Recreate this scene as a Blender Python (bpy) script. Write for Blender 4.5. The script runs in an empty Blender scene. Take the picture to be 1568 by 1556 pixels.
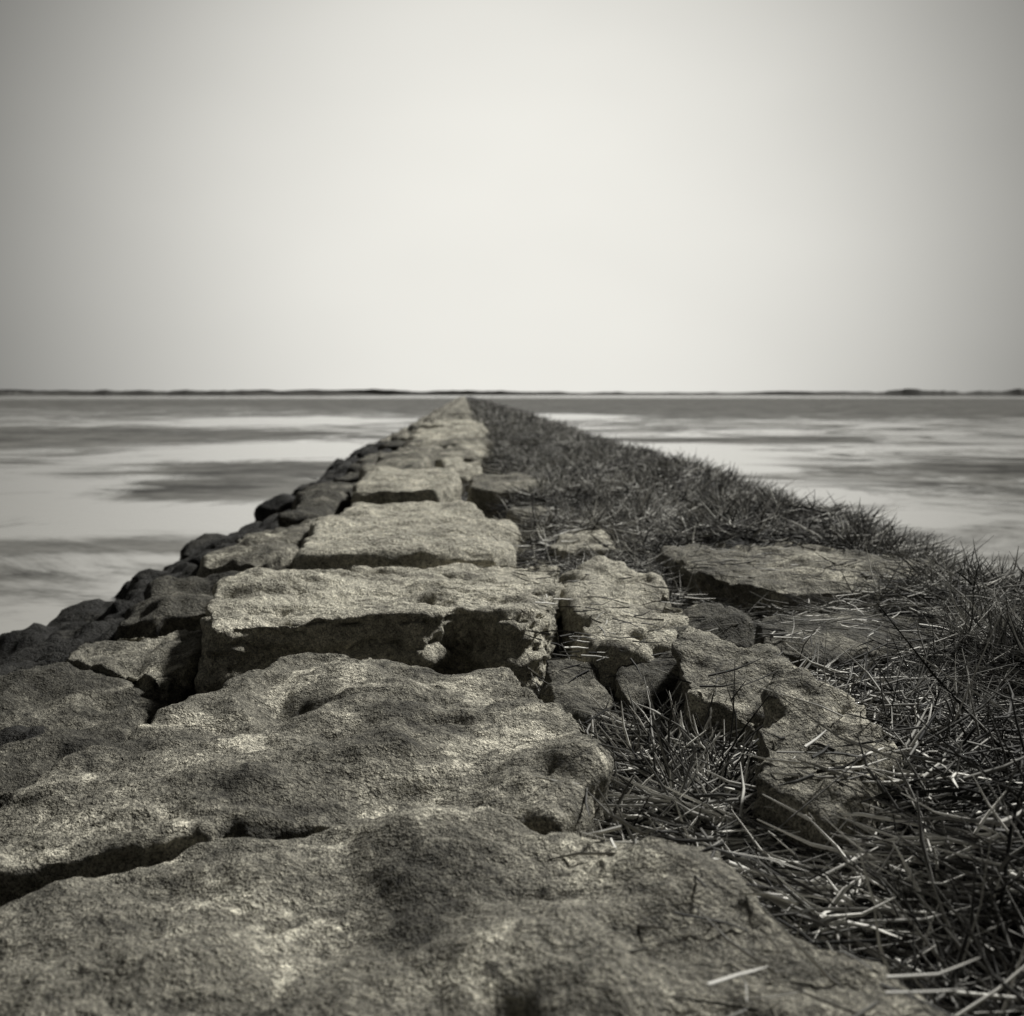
import bpy, bmesh, math, random
import numpy as np
from mathutils import Vector, noise

random.seed(7); rng = np.random.default_rng(11)
scene = bpy.context.scene
scene.view_settings.view_transform = 'Standard'
scene.view_settings.look = 'None'
scene.view_settings.exposure = 0

TINT = (1.0, 0.98, 0.91)
def grey(v): return (v*TINT[0], v*TINT[1], v*TINT[2], 1)

# ------------------------------------------------------------------ camera
cam_d = bpy.data.cameras.new("camera"); cam = bpy.data.objects.new("camera", cam_d)
scene.collection.objects.link(cam); scene.camera = cam
cam.location = (0, 0, 1.2); cam.rotation_euler = (math.radians(90), 0, 0)
cam_d.lens = 38.6; cam_d.sensor_width = 36
cam_d.shift_x = 0.047; cam_d.shift_y = -0.1116
cam_d.clip_start = 0.05; cam_d.clip_end = 20000
cam_d.dof.use_dof = True; cam_d.dof.focus_distance = 4.2; cam_d.dof.aperture_fstop = 2.4

# ------------------------------------------------------------------ light
az, el = math.radians(46), math.radians(42)
sdir = Vector((math.sin(az)*math.cos(el), math.cos(az)*math.cos(el), math.sin(el)))
sl = bpy.data.lights.new("sun", 'SUN'); sl.energy = 4.9; sl.angle = math.radians(7); sl.color = (1, .985, .94)
so = bpy.data.objects.new("sun", sl); scene.collection.objects.link(so)
so.rotation_euler = sdir.to_track_quat('Z', 'Y').to_euler(); so.location = (10, 10, 20)

w = bpy.data.worlds.new("World"); scene.world = w; w.use_nodes = True
nt = w.node_tree; N = nt.nodes; L = nt.links
for n in list(N): N.remove(n)
def nd(t, **k):
    n = N.new(t)
    for a, b in k.items(): setattr(n, a, b)
    return n
def mth(op, a, b=None):
    n = nd('ShaderNodeMath', operation=op)
    for i, s in enumerate((a, b)):
        if s is None: continue
        if isinstance(s, (int, float)): n.inputs[i].default_value = s
        else: L.new(s, n.inputs[i])
    return n.outputs[0]
sky = nd('ShaderNodeTexSky', sky_type='NISHITA', sun_disc=False)
sky.sun_elevation = el; sky.sun_rotation = az; sky.dust_density = 4; sky.air_density = 1
bw = nd('ShaderNodeRGBToBW'); L.new(sky.outputs[0], bw.inputs[0])
skyv = mth('MINIMUM', bw.outputs[0], 12.0)
tc = nd('ShaderNodeTexCoord')
sq = nd('ShaderNodeVectorMath', operation='MULTIPLY'); L.new(tc.outputs['Generated'], sq.inputs[0]); sq.inputs[1].default_value = (1, 1, .9)
nrm = nd('ShaderNodeVectorMath', operation='NORMALIZE'); L.new(sq.outputs[0], nrm.inputs[0])
dt = nd('ShaderNodeVectorMath', operation='DOT_PRODUCT'); L.new(nrm.outputs[0], dt.inputs[0])
dt.inputs[1].default_value = Vector((.05, 1, .10)).normalized()
th = mth('ARCCOSINE', dt.outputs['Value'])
g = mth('EXPONENT', mth('MULTIPLY', mth('POWER', mth('DIVIDE', th, 0.42), 2.8), -1.0))
cl = nd('ShaderNodeTexNoise'); cl.inputs['Scale'].default_value = 2.2; cl.inputs['Detail'].default_value = 3
mp = nd('ShaderNodeMapping'); mp.inputs['Scale'].default_value = (1, 1, 2.2)
L.new(nrm.outputs[0], mp.inputs[0]); L.new(mp.outputs[0], cl.inputs['Vector'])
clv = mth('ADD', mth('MULTIPLY', cl.outputs[0], 0.22), 0.9)
tot = mth('MULTIPLY', mth('ADD', mth('MULTIPLY', g, 8.1), mth('ADD', mth('MULTIPLY', skyv, 0.02), 0.4)), clv)
comb = nd('ShaderNodeMix', data_type='RGBA', blend_type='MULTIPLY'); comb.inputs[0].default_value = 1
L.new(tot, comb.inputs[6]); comb.inputs[7].default_value = (1.0, .985, .92, 1)
bg = nd('ShaderNodeBackground'); bg.inputs[1].default_value = 0.1
L.new(comb.outputs[2], bg.inputs[0])
wo = nd('ShaderNodeOutputWorld'); L.new(bg.outputs[0], wo.inputs[0])

# ------------------------------------------------------------------ materials
def newmat(name):
    m = bpy.data.materials.new(name); m.use_nodes = True
    return m, m.node_tree.nodes, m.node_tree.links, m.node_tree.nodes['Principled BSDF']

def ramp(N, L, src, stops):
    r = N.new('ShaderNodeValToRGB'); L.new(src, r.inputs[0])
    e = r.color_ramp.elements
    e[0].position, e[0].color = stops[0][0], grey(stops[0][1])
    e[1].position, e[1].color = stops[-1][0], grey(stops[-1][1])
    for p, v in stops[1:-1]:
        q = e.new(p); q.color = grey(v)
    return r.outputs[0]

def rock_mat(name, lo, mid, hi, rough=.85):
    m, N, L, b = newmat(name)
    tc = N.new('ShaderNodeNewGeometry')
    def nz(s, d=6, r=.6, dist=0, vec=None):
        n = N.new('ShaderNodeTexNoise'); n.inputs['Scale'].default_value = s
        n.inputs['Detail'].default_value = d; n.inputs['Roughness'].default_value = r
        n.inputs['Distortion'].default_value = dist
        L.new(vec or tc.outputs['Position'], n.inputs['Vector']); return n.outputs[0]
    big = nz(2.1, 6, .7, .4); fine = nz(30, 4, .8); sp = nz(130, 2, .7)
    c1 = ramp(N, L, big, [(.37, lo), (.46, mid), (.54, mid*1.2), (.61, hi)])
    c2 = ramp(N, L, fine, [(.34, .35), (.5, .95), (.64, 1.6)])
    c3 = ramp(N, L, sp, [(.35, .35), (.65, 1.65)])
    a = N.new('ShaderNodeMix'); a.data_type = 'RGBA'; a.blend_type = 'MULTIPLY'; a.inputs[0].default_value = .8
    L.new(c1, a.inputs[6]); L.new(c2, a.inputs[7])
    a2 = N.new('ShaderNodeMix'); a2.data_type = 'RGBA'; a2.blend_type = 'MULTIPLY'; a2.inputs[0].default_value = .85
    L.new(a.outputs[2], a2.inputs[6]); L.new(c3, a2.inputs[7])
    L.new(a2.outputs[2], b.inputs['Base Color'])
    b.inputs['Roughness'].default_value = rough
    b.inputs['Specular IOR Level'].default_value = .25
    ad = N.new('ShaderNodeMath'); ad.operation = 'MULTIPLY_ADD'; L.new(nz(9, 5, .74), ad.inputs[0]); ad.inputs[1].default_value = 2.8
    L.new(fine, ad.inputs[2])
    bp = N.new('ShaderNodeBump'); bp.inputs['Strength'].default_value = 1; bp.inputs['Distance'].default_value = .03
    L.new(ad.outputs[0], bp.inputs['Height'])
    L.new(bp.outputs[0], b.inputs['Normal'])
    return m
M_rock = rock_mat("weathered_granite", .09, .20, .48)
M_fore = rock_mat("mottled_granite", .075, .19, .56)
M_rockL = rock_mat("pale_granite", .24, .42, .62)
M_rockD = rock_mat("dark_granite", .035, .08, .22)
M_wet = rock_mat("wet_weedy_granite", .006, .013, .04, .7)

# ------------------------------------------------------------------ stones
POLYS = []
def stone_mesh(pts, ztop, depth, voxel, tilt=(0, 0), seed=0, amp=1.0, strata=0.0, lumps=(), rnd=8, flare=.06):
    cx = sum(p[0] for p in pts)/len(pts); cy = sum(p[1] for p in pts)/len(pts)
    A = sum(pts[i][0]*pts[(i+1) % len(pts)][1]-pts[(i+1) % len(pts)][0]*pts[i][1] for i in range(len(pts)))
    if A < 0: pts = pts[::-1]
    bm = bmesh.new()
    top = [bm.verts.new((x, y, ztop+tilt[0]*(x-cx)+tilt[1]*(y-cy))) for x, y in pts]
    bot = [bm.verts.new((cx+(x-cx)*(1+flare), cy+(y-cy)*(1+flare), ztop-depth)) for x, y in pts]
    bm.faces.new(top); bm.faces.new(bot[::-1])
    n = len(pts)
    for i in range(n): bm.faces.new((top[i], bot[i], bot[(i+1) % n], top[(i+1) % n]))
    bmesh.ops.triangulate(bm, faces=bm.faces[:])
    me = bpy.data.meshes.new("tmp"); bm.to_mesh(me); bm.free()
    ob = bpy.data.objects.new("tmp", me); scene.collection.objects.link(ob)
    r = ob.modifiers.new("r", 'REMESH'); r.mode = 'VOXEL'; r.voxel_size = voxel
    s = ob.modifiers.new("s", 'SMOOTH'); s.factor = .5; s.iterations = rnd
    dg = bpy.context.evaluated_depsgraph_get()
    out = bpy.data.meshes.new_from_object(ob.evaluated_get(dg))
    bpy.data.objects.remove(ob)
    nv = len(out.vertices)
    co = np.empty(nv*3); out.vertices.foreach_get('co', co); co = co.reshape(-1, 3)
    no = np.empty(nv*3); out.vertices.foreach_get('normal', no); no = no.reshape(-1, 3)
    off = Vector((seed*7.31, seed*3.17, seed*1.93))
    d = np.zeros(nv); zc = ztop-depth+.04
    octv = 6 if voxel < .035 else 3
    for i in range(nv):
        if co[i][2] < zc: continue
        p = Vector(co[i])+off
        v = .07*noise.noise(p*1.1)+.046*noise.fractal(p*3.0, .7, 2.1, octv)
        pit = noise.noise(p*6.5)
        if pit > .32: v -= (pit-.32)*.07
        if strata:
            t = noise.noise(Vector((p.x*1.1+.3*p.y, p.y*4.6, p.z*14)))
            v += strata*(-max(0, .16-abs(t))*.3+.03*t)
        c = noise.noise(p*1.6+Vector((9, 3, 1)))
        if c > .2: v -= .03*min(1, (c-.2)*11)
        if c < -.22: v += .025*min(1, (-.22-c)*12)
        d[i] = v*amp
    co = co+no*d[:, None]
    for lx, ly, la, lr in lumps:
        rr = ((co[:, 0]-lx)**2+(co[:, 1]-ly)**2)/(lr*lr)
        co[:, 2] += la*np.exp(-rr)*(co[:, 2] > ztop-.25)
    out.vertices.foreach_set('co', co.ravel())
    out.polygons.foreach_set('use_smooth', np.ones(len(out.polygons), dtype=bool))
    out.update()
    return out
def stone(pts, ztop, depth=.6, voxel=.025, mat=M_rock, name="granite_block", poly=True, **k):
    me = stone_mesh(pts, ztop, depth, voxel, **k)
    me.materials.append(mat); me.name = name
    ob = bpy.data.objects.new(name, me); scene.collection.objects.link(ob)
    if poly: POLYS.append(pts)
    return ob

# foreground slab
stone([(-1.5, 2.36), (-1.05, 2.80), (-.7, 3.06), (-.13, 3.20), (.09, 3.15), (.20, 2.92), (.30, 2.84), (.41, 2.92), (.64, 2.84),
       (.70, 2.46), (.84, 2.28), (.92, 1.9), (.9, 1.2), (-1.6, 1.2)], -.01, .45, .019, tilt=(.06, -.01), seed=1, amp=.85, mat=M_fore,
      lumps=[(-.12, 2.93, .06, .2), (.50, 2.62, .10, .18), (.1, 2.3, .05, .2), (-.35, 2.6, -.05, .17), (.3, 2.1, .05, .15),
             (-.6, 2.95, .05, .25), (.22, 2.66, -.05, .12), (-.8, 2.35, .04, .25)], rnd=13)
# large slab behind it
stone([(-1.5, 2.97), (-1.5, 3.4), (-1.40, 3.76), (-1.2, 4.25), (-1.04, 4.65), (-.88, 5.22), (-.53, 5.16), (-.265, 4.93), (-.03, 4.75),
       (.197, 4.72), (.35, 4.2), (.47, 3.88), (.46, 3.5), (.37, 3.22), (.24, 3.02), (.11, 3.08), (-.13, 3.12), (-.6, 3.14), (-.95, 3.02)],
      -.01, .5, .019, tilt=(.06, .01), seed=2, amp=.78, strata=.4, mat=M_fore,
      lumps=[(.3, 3.4, .07, .2), (-.45, 3.95, -.07, .13), (-.7, 4.3, -.08, .12), (-.4, 4.5, .04, .3), (-.9, 3.5, .05, .3), (-.1, 3.7, .05, .22), (-.2, 3.3, -.05, .15)], rnd=12)
# stratified pale slab
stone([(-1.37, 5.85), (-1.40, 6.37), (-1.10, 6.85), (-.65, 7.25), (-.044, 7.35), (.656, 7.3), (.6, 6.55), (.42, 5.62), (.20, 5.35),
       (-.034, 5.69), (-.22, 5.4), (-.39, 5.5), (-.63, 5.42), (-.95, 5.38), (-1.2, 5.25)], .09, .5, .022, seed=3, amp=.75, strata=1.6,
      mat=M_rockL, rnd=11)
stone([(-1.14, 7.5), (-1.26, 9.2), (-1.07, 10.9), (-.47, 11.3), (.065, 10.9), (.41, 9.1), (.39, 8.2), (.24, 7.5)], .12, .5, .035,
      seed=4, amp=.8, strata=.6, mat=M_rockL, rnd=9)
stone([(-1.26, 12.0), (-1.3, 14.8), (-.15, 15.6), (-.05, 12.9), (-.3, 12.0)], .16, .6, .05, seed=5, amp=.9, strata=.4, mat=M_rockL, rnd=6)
# right-hand blocks
stone([(.61, 6.85), (.9, 7.24), (1.18, 6.62), (1.27, 5.9), (1.0, 5.3), (.80, 5.1), (.64, 5.15), (.58, 5.74)], .03, .45, .025, seed=6, mat=M_rockL, amp=1.1, tilt=(.08, .04), rnd=9)
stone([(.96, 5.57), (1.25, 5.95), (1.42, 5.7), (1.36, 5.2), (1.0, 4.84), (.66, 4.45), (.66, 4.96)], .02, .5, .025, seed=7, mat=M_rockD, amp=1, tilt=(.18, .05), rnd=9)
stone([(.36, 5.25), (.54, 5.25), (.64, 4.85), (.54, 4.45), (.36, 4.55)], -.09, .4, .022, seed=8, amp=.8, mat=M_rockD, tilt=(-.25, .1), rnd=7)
stone([(1.02, 4.98), (1.32, 4.7), (1.32, 4.25), (1.08, 4.02), (.86, 4.25), (.88, 4.75)], .09, .5, .022, seed=9, amp=1.2, mat=M_rock, tilt=(-.02, .2), rnd=8)
stone([(1.15, 3.98), (1.36, 3.86), (1.42, 3.55), (1.24, 3.28), (1.02, 3.14), (.90, 3.32), (.97, 3.65)], .09, .55, .02, seed=12.4, amp=1.2, mat=M_rock, tilt=(.05, .22), rnd=9)
stone([(1.42, 7.85), (1.9, 8.3), (2.48, 8.5), (3.2, 7.5), (2.9, 6.8), (2.3, 6.3), (1.81, 6.46), (1.5, 7.0)], .07, .4, .035, seed=11, amp=.9, strata=.8, mat=M_rock, rnd=8)
stone([(2.15, 6.15), (2.6, 6.3), (2.55, 5.7), (2.2, 5.2), (1.5, 4.9), (1.38, 5.1), (1.55, 5.8)], .0, .4, .03, seed=12, amp=.8, mat=M_rockD, tilt=(-.05, -.02), rnd=8)
stone([(.84, 9.1), (1.15, 8.9), (1.15, 8.1), (.7, 7.9), (.62, 8.5)], .08, .4, .03, seed=13, amp=1, mat=M_rockL, rnd=8)
stone([(.1, 14.4), (.8, 14.8), (1.1, 13.0), (.6, 12.2), (.1, 12.6)], .12, .5, .05, seed=14, amp=.9, mat=M_rock, rnd=6)
stone([(.45, 11.4), (.75, 11.7), (1.0, 10.6), (.5, 10.0)], .04, .4, .04, seed=15, amp=.9, mat=M_rock, rnd=6)
# left shoulder
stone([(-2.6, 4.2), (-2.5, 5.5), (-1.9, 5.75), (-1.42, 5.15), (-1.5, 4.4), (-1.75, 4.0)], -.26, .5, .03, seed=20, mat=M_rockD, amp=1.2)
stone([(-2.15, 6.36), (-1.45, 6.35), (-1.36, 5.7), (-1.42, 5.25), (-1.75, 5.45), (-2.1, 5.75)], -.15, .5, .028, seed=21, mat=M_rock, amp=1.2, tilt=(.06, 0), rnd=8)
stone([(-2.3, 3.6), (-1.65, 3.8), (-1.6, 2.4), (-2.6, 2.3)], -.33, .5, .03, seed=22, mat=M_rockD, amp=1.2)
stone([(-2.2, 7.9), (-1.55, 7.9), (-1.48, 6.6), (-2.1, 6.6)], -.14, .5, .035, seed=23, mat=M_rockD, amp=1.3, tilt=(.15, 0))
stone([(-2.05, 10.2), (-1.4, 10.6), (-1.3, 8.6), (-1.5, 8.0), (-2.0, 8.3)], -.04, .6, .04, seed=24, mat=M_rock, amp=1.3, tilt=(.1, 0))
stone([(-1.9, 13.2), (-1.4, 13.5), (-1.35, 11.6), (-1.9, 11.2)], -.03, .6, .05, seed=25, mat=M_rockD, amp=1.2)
def rect(x0, x1, y0, y1, j, n=3):
    p = []
    for (a, b) in (((x0, y0), (x1, y0)), ((x1, y0), (x1, y1)), ((x1, y1), (x0, y1)), ((x0, y1), (x0, y0))):
        for t in np.linspace(0, 1, n, endpoint=False):
            p.append((a[0]+(b[0]-a[0])*t+random.uniform(-j, j), a[1]+(b[1]-a[1])*t+random.uniform(-j, j)))
    return p
def blob(cx, cy, rx, ry, rot, n=8):
    p = []
    for k in range(n):
        a = 6.283*k/n+random.uniform(-.25, .25); r = random.uniform(.78, 1.12)
        x, y = rx*r*math.cos(a), ry*r*math.sin(a)
        p.append((cx+x*math.cos(rot)-y*math.sin(rot), cy+x*math.sin(rot)+y*math.cos(rot)))
    return p
# tumbled weedy boulders at the waterline (left)
y = 2.8; i = 0
while y < 36:
    for cx, z in ((-2.25, -.36), (-2.68, -.52)):
        if cx < -2.5 or random.random() < .85:
            rx = random.uniform(.38, .62); ry = random.uniform(.8, 1.5)
            stone(blob(cx+random.uniform(-.1, .1), y+random.uniform(-.3, .3), rx, ry, random.uniform(-.25, .25)), z+random.uniform(-.08, .08), .5,
                  .045 if y < 12 else .08, mat=M_wet, name="seaweed_covered_boulder", seed=40+i, amp=1.8, rnd=8, poly=False,
                  tilt=(random.uniform(.1, .35), random.uniform(-.08, .08)))
            i += 1
    y += random.uniform(.9, 1.4)
y = 15.9; i = 0
while y < 46:
    ln = random.uniform(1.8, 3.6)
    split = random.random() < .35
    xs = [(-1.35, .45)] if not split else [(-1.35, -.45), (-.38, .5)]
    for a, b in xs:
        stone(rect(a+random.uniform(-.12, .1), b+random.uniform(-.35, .2), y, y+ln-.22, .2), .08+random.uniform(-.1, .1), .6, .08,
              mat=random.choice([M_rockL, M_rock, M_rockL]), seed=80+i, amp=1.3, rnd=4, tilt=(random.uniform(-.05, .05), random.uniform(-.02, .07)))
        i += 1
    y += ln
y = 13.6
while y < 46:
    ln = random.uniform(1.0, 2.2)
    stone(rect(-2.05, -1.42, y, y+ln-.08, .15), -.14+random.uniform(-.14, .1), .6, .08, mat=random.choice([M_rock, M_rockD, M_rockD]), seed=130+i, amp=1.5, rnd=3)
    i += 1; y += ln
bmf = bmesh.new()
def addm(me):
    bmf.from_mesh(me); bpy.data.meshes.remove(me)
y = 34
while y < 46:
    ln = random.uniform(1.5, 2.4); addm(stone_mesh(rect(-2.95, -2.0, y, y+ln-.06, .2), -.45, .5, .15, seed=y)); y += ln
while y < 420:
    ln = random.uniform(2.5, 4)*(1 if y < 110 else 2)
    vx = .18 if y < 110 else .35
    addm(stone_mesh(rect(-1.3, .5, y, y+ln-.3, .12), .06+random.uniform(-.08, .08), .6, vx, seed=y, rnd=1))
    addm(stone_mesh(rect(-2.1, -1.4, y, y+ln-.2, .12), -.15+random.uniform(-.12, .1), .6, vx, seed=y+1, rnd=1))
    addm(stone_mesh(rect(-2.95, -2.2, y, y+ln-.2, .12), -.45+random.uniform(-.1, .1), .6, vx, seed=y+2, rnd=1))
    y += ln
me = bpy.data.meshes.new("distant_breakwater_stones"); bmf.to_mesh(me); bmf.free(); me.materials.append(M_rock)
me.polygons.foreach_set('use_smooth', np.ones(len(me.polygons), dtype=bool))
ob = bpy.data.objects.new("distant_breakwater_stones", me); scene.collection.objects.link(ob)

# ------------------------------------------------------------------ earth bank
PX = [-4.5, -3.4, -3.0, -2.4, -1.6, -1.2, .3, .7, 1.2, 1.6, 2.0, 2.9, 3.3, 3.8, 4.5, 5.6, 7]
PZ = [-1.5, -1.1, -.85, -.68, -.5, -.42, -.42, -.36, -.28, -.16, -.08, -.02, -.08, -.3, -.65, -1.0, -1.5]
PZf = [-1.5, -1.1, -.85, -.68, -.5, -.3, -.22, -.05, -.02, 0, .03, .04, -.05, -.3, -.65, -1.0, -1.5]
def H(x, y):
    t = min(1, max(0, (y-5.5)/3.5)); t = t*t*(3-2*t)
    xe = x+(.35*noise.noise(Vector((0, y*.3, 5)))+.25*noise.noise(Vector((0, y*1.1, 5))) if x > 1.8 else 0)
    z = np.interp(xe, PX, PZ)*(1-t)+np.interp(xe, PX, PZf)*t
    b = 1 if x > .3 else .4
    z += b*(.12*noise.noise(Vector((x*.9, y*.6, 0)))+.1*noise.noise(Vector((x*2.2, y*1.8, 3)))+.03*noise.noise(Vector((x*8, y*8, 1))))
    if y > 9 and x > .6: z += .14*noise.noise(Vector((x*1.2, y*.8, 7)))
    return z
ys = [.3]
while ys[-1] < 420:
    ys.append(ys[-1]+max(.08, ys[-1]*.013))
ys = np.array(ys); xs = np.arange(-4.5, 7.01, .1)
HZ = np.array([[H(x, y) for x in xs] for y in ys])
nx = len(xs)
V = [(x, y, HZ[j, i]) for j, y in enumerate(ys) for i, x in enumerate(xs)]
F = [(j*nx+i, j*nx+i+1, (j+1)*nx+i+1, (j+1)*nx+i) for j in range(len(ys)-1) for i in range(nx-1)]
def Hn(x, y):
    fi = np.clip((x-xs[0])/.1, 0, nx-1.001); i = fi.astype(int); fx = fi-i
    j = np.clip(np.searchsorted(ys, y)-1, 0, len(ys)-2); fy = (y-ys[j])/(ys[j+1]-ys[j])
    return (HZ[j, i]*(1-fx)+HZ[j, i+1]*fx)*(1-fy)+(HZ[j+1, i]*(1-fx)+HZ[j+1, i+1]*fx)*fy
me = bpy.data.meshes.new("earth_bank"); me.from_pydata(V, [], F)
m, N_, L_, b = newmat("dark_peaty_soil")
tn = N_.new('ShaderNodeTexNoise'); tn.inputs['Scale'].default_value = 9; tn.inputs['Detail'].default_value = 5
g_ = N_.new('ShaderNodeNewGeometry'); L_.new(g_.outputs['Position'], tn.inputs['Vector'])
L_.new(ramp(N_, L_, tn.outputs[0], [(.3, .006), (.6, .022), (.75, .06)]), b.inputs['Base Color'])
b.inputs['Roughness'].default_value = .95
bp = N_.new('ShaderNodeBump'); bp.inputs['Distance'].default_value = .05; L_.new(tn.outputs[0], bp.inputs['Height']); L_.new(bp.outputs[0], b.inputs['Normal'])
me.materials.append(m); me.polygons.foreach_set('use_smooth', np.ones(len(F), dtype=bool))
ob = bpy.data.objects.new("earth_bank", me); scene.collection.objects.link(ob)

# ------------------------------------------------------------------ straw (vectorised)
def inside(x, y):
    res = np.zeros(len(x), bool)
    for p in POLYS:
        px = [a[0] for a in p]; py = [a[1] for a in p]
        idx = np.where((x > min(px)) & (x < max(px)) & (y > min(py)) & (y < max(py)))[0]
        if not len(idx): continue
        c = np.zeros(len(idx), bool); X = x[idx]; Y = y[idx]; n = len(p); j = n-1
        for i in range(n):
            if p[i][1] != p[j][1]:
                c ^= ((p[i][1] > Y) != (p[j][1] > Y)) & (X < (p[j][0]-p[i][0])*(Y-p[i][1])/(p[j][1]-p[i][1])+p[i][0])
            j = i
        res[idx] |= c
    return res
def wave(x, y, s, k):
    return (np.sin(x*s*1.3+k+1.7*np.sin(y*s*.7+k))+np.sin(y*s*1.1+2*k+1.3*np.sin(x*s*.9)))*.5
CO = []; TN = []
def scatter(n, x0, x1, y0, y1, ln, r, flat, up, onrock=.02, stack=.1, bright=1.0, lin=False, yawdir=.1, no_corner_shade=False, thr=-.55):
    x = rng.uniform(x0, x1, n)
    y = rng.uniform(y0, y1, n) if lin else y0*(y1/y0)**rng.random(n)
    ins = inside(x, y)
    keep = ~ins | (rng.random(n) < onrock)
    pw = wave(x, y, 2.2, 1.0)
    keep &= ~((pw < thr) & (rng.random(n) < .6))
    x, y, ins = x[keep], y[keep], ins[keep]; n = len(x)
    z = Hn(x, y)+rng.uniform(0, stack, n)
    z = np.where(ins, rng.uniform(.04, .1, n), z)
    isup = rng.random(n) < up*(1+1.4*wave(x, y, 4.1, 2.0))
    pit = np.where(isup & ~ins, np.radians(rng.uniform(15, 70, n)), np.radians(rng.normal(0, flat, n)))
    pit = np.where(ins, np.radians(rng.normal(0, 4, n)), pit)
    loc = wave(x, y, 1.6, 3.0)*.9
    yaw = np.where(rng.random(n) < .45, rng.uniform(0, 6.283, n), yawdir+loc+rng.normal(0, .45, n))+np.where(rng.random(n) < .5, math.pi, 0)
    l = rng.uniform(*ln, n)*np.where(isup, .75, 1)*np.where(ins, .6, 1); rr = r*rng.uniform(.6, 1.4, n)
    d = np.stack([np.cos(yaw)*np.cos(pit), np.sin(yaw)*np.cos(pit), np.sin(pit)], 1)
    u = np.stack([np.sin(yaw), -np.cos(yaw), np.zeros(n)], 1); v = np.cross(u, d)
    bend = rng.normal(0, .16, n)
    bl = (-v*bend[:, None]+u*rng.normal(0, .14, n)[:, None])
    P = np.stack([x, y, z], 1)
    out = np.empty((n, 9, 3), np.float32)
    for k, (t, q) in enumerate(((0, 1), (.55, .85), (1, .3))):
        c = P+(d*t+bl*t*t)*l[:, None]
        for a in range(3):
            A = a*2.0944
            out[:, k*3+a] = c+(u*math.cos(A)+v*math.sin(A))*(rr*q)[:, None]
    # rot: corner shade painted into the straw tone, darkening stalks at the near right
    rot = 1-(0 if no_corner_shade else .5)*(1/(1+np.exp(-(x-.52*y+.15)*6)))*(1/(1+np.exp((y-4.3)*2.2)))
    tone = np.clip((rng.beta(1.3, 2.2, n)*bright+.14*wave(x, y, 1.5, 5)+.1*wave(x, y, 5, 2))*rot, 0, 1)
    CO.append(out.reshape(-1, 3)); TN.append(np.repeat(tone, 9).astype(np.float32))
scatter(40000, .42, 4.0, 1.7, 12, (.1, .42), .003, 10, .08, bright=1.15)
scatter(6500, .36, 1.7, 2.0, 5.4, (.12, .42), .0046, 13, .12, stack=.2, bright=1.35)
scatter(3600, .34, 1.45, 2.7, 3.5, (.12, .32), .0055, 10, .1, stack=.28, bright=1.9, lin=True, onrock=.05, no_corner_shade=True, thr=-2)
scatter(2200, .48, .98, 3.3, 4.6, (.1, .3), .0052, 16, .3, stack=.2, bright=1.8, lin=True, no_corner_shade=True, thr=-2)
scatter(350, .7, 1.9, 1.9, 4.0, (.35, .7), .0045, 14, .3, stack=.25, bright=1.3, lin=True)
scatter(400, .36, .6, 4.4, 6.2, (.1, .28), .0045, 20, .5, stack=.15, bright=1.8, lin=True, no_corner_shade=True, onrock=.1)
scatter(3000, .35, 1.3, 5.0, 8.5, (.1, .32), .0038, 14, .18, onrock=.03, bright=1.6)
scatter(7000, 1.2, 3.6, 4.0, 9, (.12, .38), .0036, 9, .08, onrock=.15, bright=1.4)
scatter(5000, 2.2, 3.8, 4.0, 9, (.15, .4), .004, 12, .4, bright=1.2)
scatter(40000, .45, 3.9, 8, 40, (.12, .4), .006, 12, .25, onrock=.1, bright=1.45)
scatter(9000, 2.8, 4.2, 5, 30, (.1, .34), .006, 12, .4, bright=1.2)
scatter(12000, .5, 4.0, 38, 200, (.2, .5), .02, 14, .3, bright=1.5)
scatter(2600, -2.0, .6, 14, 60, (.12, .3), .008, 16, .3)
co = np.concatenate(CO); TT = np.concatenate(TN); nS = len(co)//9
base = np.arange(nS)[:, None, None]*9
q = []
for s in (0, 3):
    for a in range(3):
        b2 = (a+1) % 3; q.append([s+a, s+b2, s+3+b2, s+3+a])
q = (np.array(q)[None]+base).reshape(-1, 4)
me = bpy.data.meshes.new("dead_grass")
me.vertices.add(len(co)); me.vertices.foreach_set('co', co.ravel())
me.loops.add(q.size); me.loops.foreach_set('vertex_index', q.ravel().astype(np.int32))
me.polygons.add(len(q)); me.polygons.foreach_set('loop_start', (np.arange(len(q))*4).astype(np.int32))
me.update(calc_edges=True)
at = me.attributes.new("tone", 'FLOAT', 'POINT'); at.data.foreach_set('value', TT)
m, N_, L_, b = newmat("dry_straw")
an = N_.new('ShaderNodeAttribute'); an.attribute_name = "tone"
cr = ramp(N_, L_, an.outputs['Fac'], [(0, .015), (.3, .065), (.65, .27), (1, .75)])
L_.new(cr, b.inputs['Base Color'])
b.inputs['Roughness'].default_value = .7; b.inputs['Specular IOR Level'].default_value = .15
me.materials.append(m)
ob = bpy.data.objects.new("dead_grass", me); scene.collection.objects.link(ob)

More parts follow.
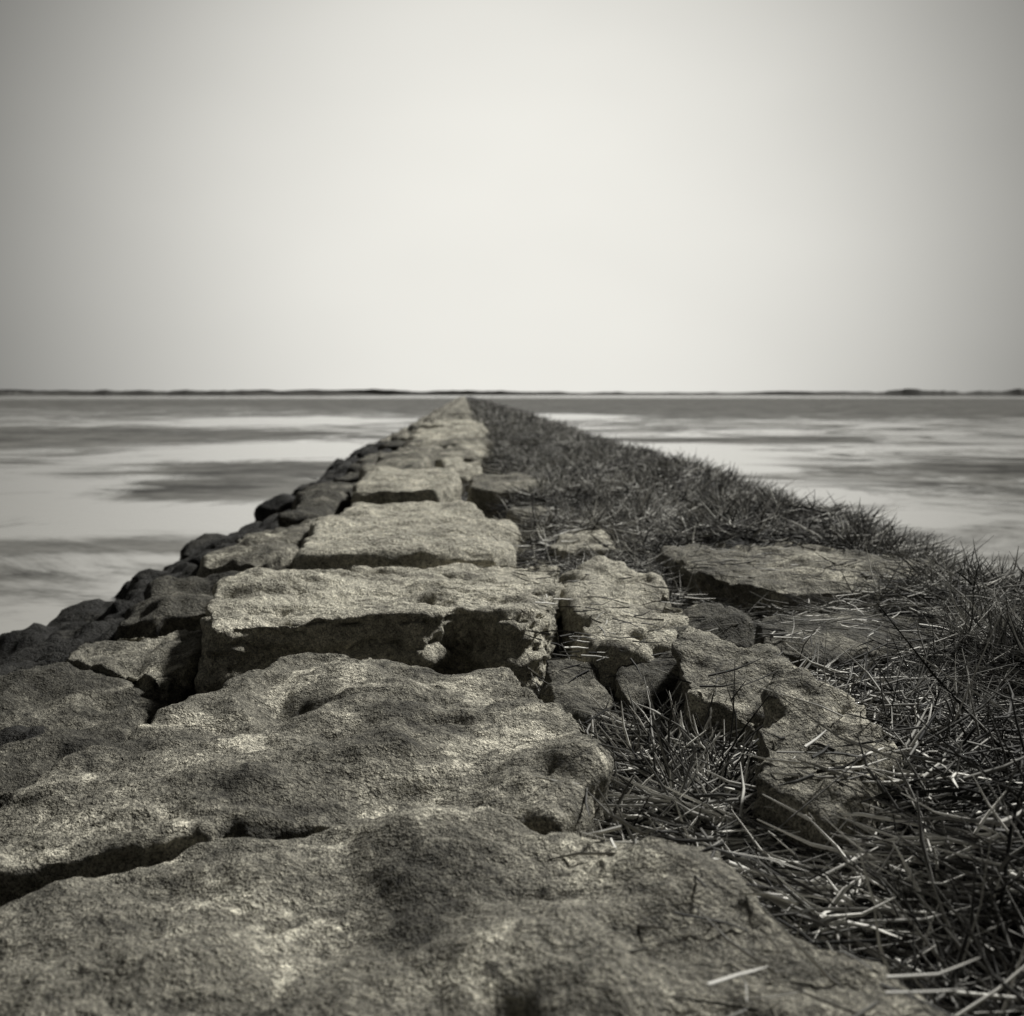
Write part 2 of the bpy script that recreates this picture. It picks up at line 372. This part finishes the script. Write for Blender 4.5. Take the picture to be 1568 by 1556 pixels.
# ------------------------------------------------------------------ water
WZ = -.75
me = bpy.data.meshes.new("water")
R = 9000
me.from_pydata([(-R, -60, WZ), (R, -60, WZ), (R, R, WZ), (-R, R, WZ)], [], [(0, 1, 2, 3)])
m, N_, L_, b = newmat("shallow_tidal_water")
out = N_['Material Output']
geo = N_.new('ShaderNodeNewGeometry')
def nz(s, d=5, r=.55, sc=(1, 1, 1), loc=(0, 0, 0), dist=0):
    mp = N_.new('ShaderNodeMapping'); mp.inputs['Scale'].default_value = sc; mp.inputs['Location'].default_value = loc
    L_.new(geo.outputs['Position'], mp.inputs[0])
    n = N_.new('ShaderNodeTexNoise'); n.inputs['Scale'].default_value = s; n.inputs['Detail'].default_value = d
    n.inputs['Roughness'].default_value = r; n.inputs['Distortion'].default_value = dist
    L_.new(mp.outputs[0], n.inputs['Vector']); return n.outputs[0]
def mm(op, a, b_=None, c=None):
    n = N_.new('ShaderNodeMath'); n.operation = op
    for i, s in enumerate((a, b_, c)):
        if s is None: continue
        if isinstance(s, (int, float)): n.inputs[i].default_value = s
        else: L_.new(s, n.inputs[i])
    return n.outputs[0]
na = nz(.22, 8, .74, (.8, 1, 1), (3, 7, 0), .9)
nb = nz(.02, 4, .5, (.6, 1, 1), (1, 2, 0), .4)
mask = mm('ADD', mm('MULTIPLY', na, .8), mm('MULTIPLY', nb, .2))
sep = N_.new('ShaderNodeSeparateXYZ'); L_.new(geo.outputs['Position'], sep.inputs[0])
for (bx, by, rx, ry, s) in [(-22, 50, 12, 10, .3), (-5.6, 29, 2.6, 2.6, .3), (-4.8, 22, 1.8, 3, .26), (-6, 14, 4, .8, .18), (50, 130, 70, 45, .2), (-6, 11.5, 3, 1.2, .12),
                            (-90, 240, 160, 80, .18), (60, 330, 160, 120, .25), (-6.5, 38, 5, 5, -.25), (-9, 19, 4, 4, -.15), (-4, 10, 1.5, 3, -.06),
                            (6, 36, 3.6, 7, -.25), (11, 46, 6, 2.5, .22), (14, 28, 7, 7, .1), (7, 95, 6, 10, -.35), (-13, 80, 8, 12, -.2)]:
    dx = mm('DIVIDE', mm('SUBTRACT', sep.outputs[0], bx), rx); dy = mm('DIVIDE', mm('SUBTRACT', sep.outputs[1], by), ry)
    e = mm('EXPONENT', mm('MULTIPLY', mm('ADD', mm('MULTIPLY', dx, dx), mm('MULTIPLY', dy, dy)), -1))
    mask = mm('MULTIPLY_ADD', e, s, mask)
mr = N_.new('ShaderNodeMapRange'); mr.interpolation_type = 'SMOOTHSTEP'
L_.new(mask, mr.inputs[0]); mr.inputs[1].default_value = .44; mr.inputs[2].default_value = .6; mr.inputs[3].default_value = 0; mr.inputs[4].default_value = .9
b.inputs['Base Color'].default_value = grey(.38); b.inputs['Roughness'].default_value = .13; b.inputs['IOR'].default_value = 1.5
b.inputs['Specular IOR Level'].default_value = 1
rip = nz(2.2, 3, .6, (.7, 1.6, 1)); bp = N_.new('ShaderNodeBump'); bp.inputs['Distance'].default_value = .012; bp.inputs['Strength'].default_value = .35
L_.new(rip, bp.inputs['Height']); L_.new(bp.outputs[0], b.inputs['Normal'])
df = N_.new('ShaderNodeBsdfDiffuse'); L_.new(ramp(N_, L_, nz(.6, 6, .75, (.6, 1, 1)), [(.38, .03), (.62, .17)]), df.inputs[0])
ms = N_.new('ShaderNodeMixShader'); L_.new(mr.outputs[0], ms.inputs[0]); L_.new(b.outputs[0], ms.inputs[1]); L_.new(df.outputs[0], ms.inputs[2])
L_.new(ms.outputs[0], out.inputs[0])
me.materials.append(m)
ob = bpy.data.objects.new("water", me); scene.collection.objects.link(ob)

# ------------------------------------------------------------------ distant shore
m, N_, L_, b = newmat("distant_scrub")
b.inputs['Base Color'].default_value = grey(.16); b.inputs['Roughness'].default_value = 1
M_shore = m
def shore(name, x0, x1, y, h, seed, depth=60):
    n = 300; V = []; F = []
    for i in range(n):
        t = i/(n-1); x = x0+(x1-x0)*t
        e = min(1, t*8, (1-t)*8)
        z = WZ+e*h*(.62+.5*noise.noise(Vector((t*9, seed, 0)))+.3*noise.noise(Vector((t*45, seed, 2)))+.25*abs(noise.noise(Vector((t*140, seed, 4)))))
        V += [(x, y, WZ-.5), (x, y+6, max(WZ+.05, z)), (x, y+depth, WZ-.5)]
    for i in range(n-1):
        a = i*3; F += [(a, a+3, a+4, a+1), (a+1, a+4, a+5, a+2)]
    me = bpy.data.meshes.new(name); me.from_pydata(V, [], F)
    me.materials.append(M_shore); ob = bpy.data.objects.new(name, me); scene.collection.objects.link(ob)
shore("distant_shore", -1400, 1400, 1500, 8.5, 1.3)
shore("distant_shore", 260, 1300, 900, 7.5, 4.7)
shore("distant_shore", -900, -60, 1000, 7, 8.1)
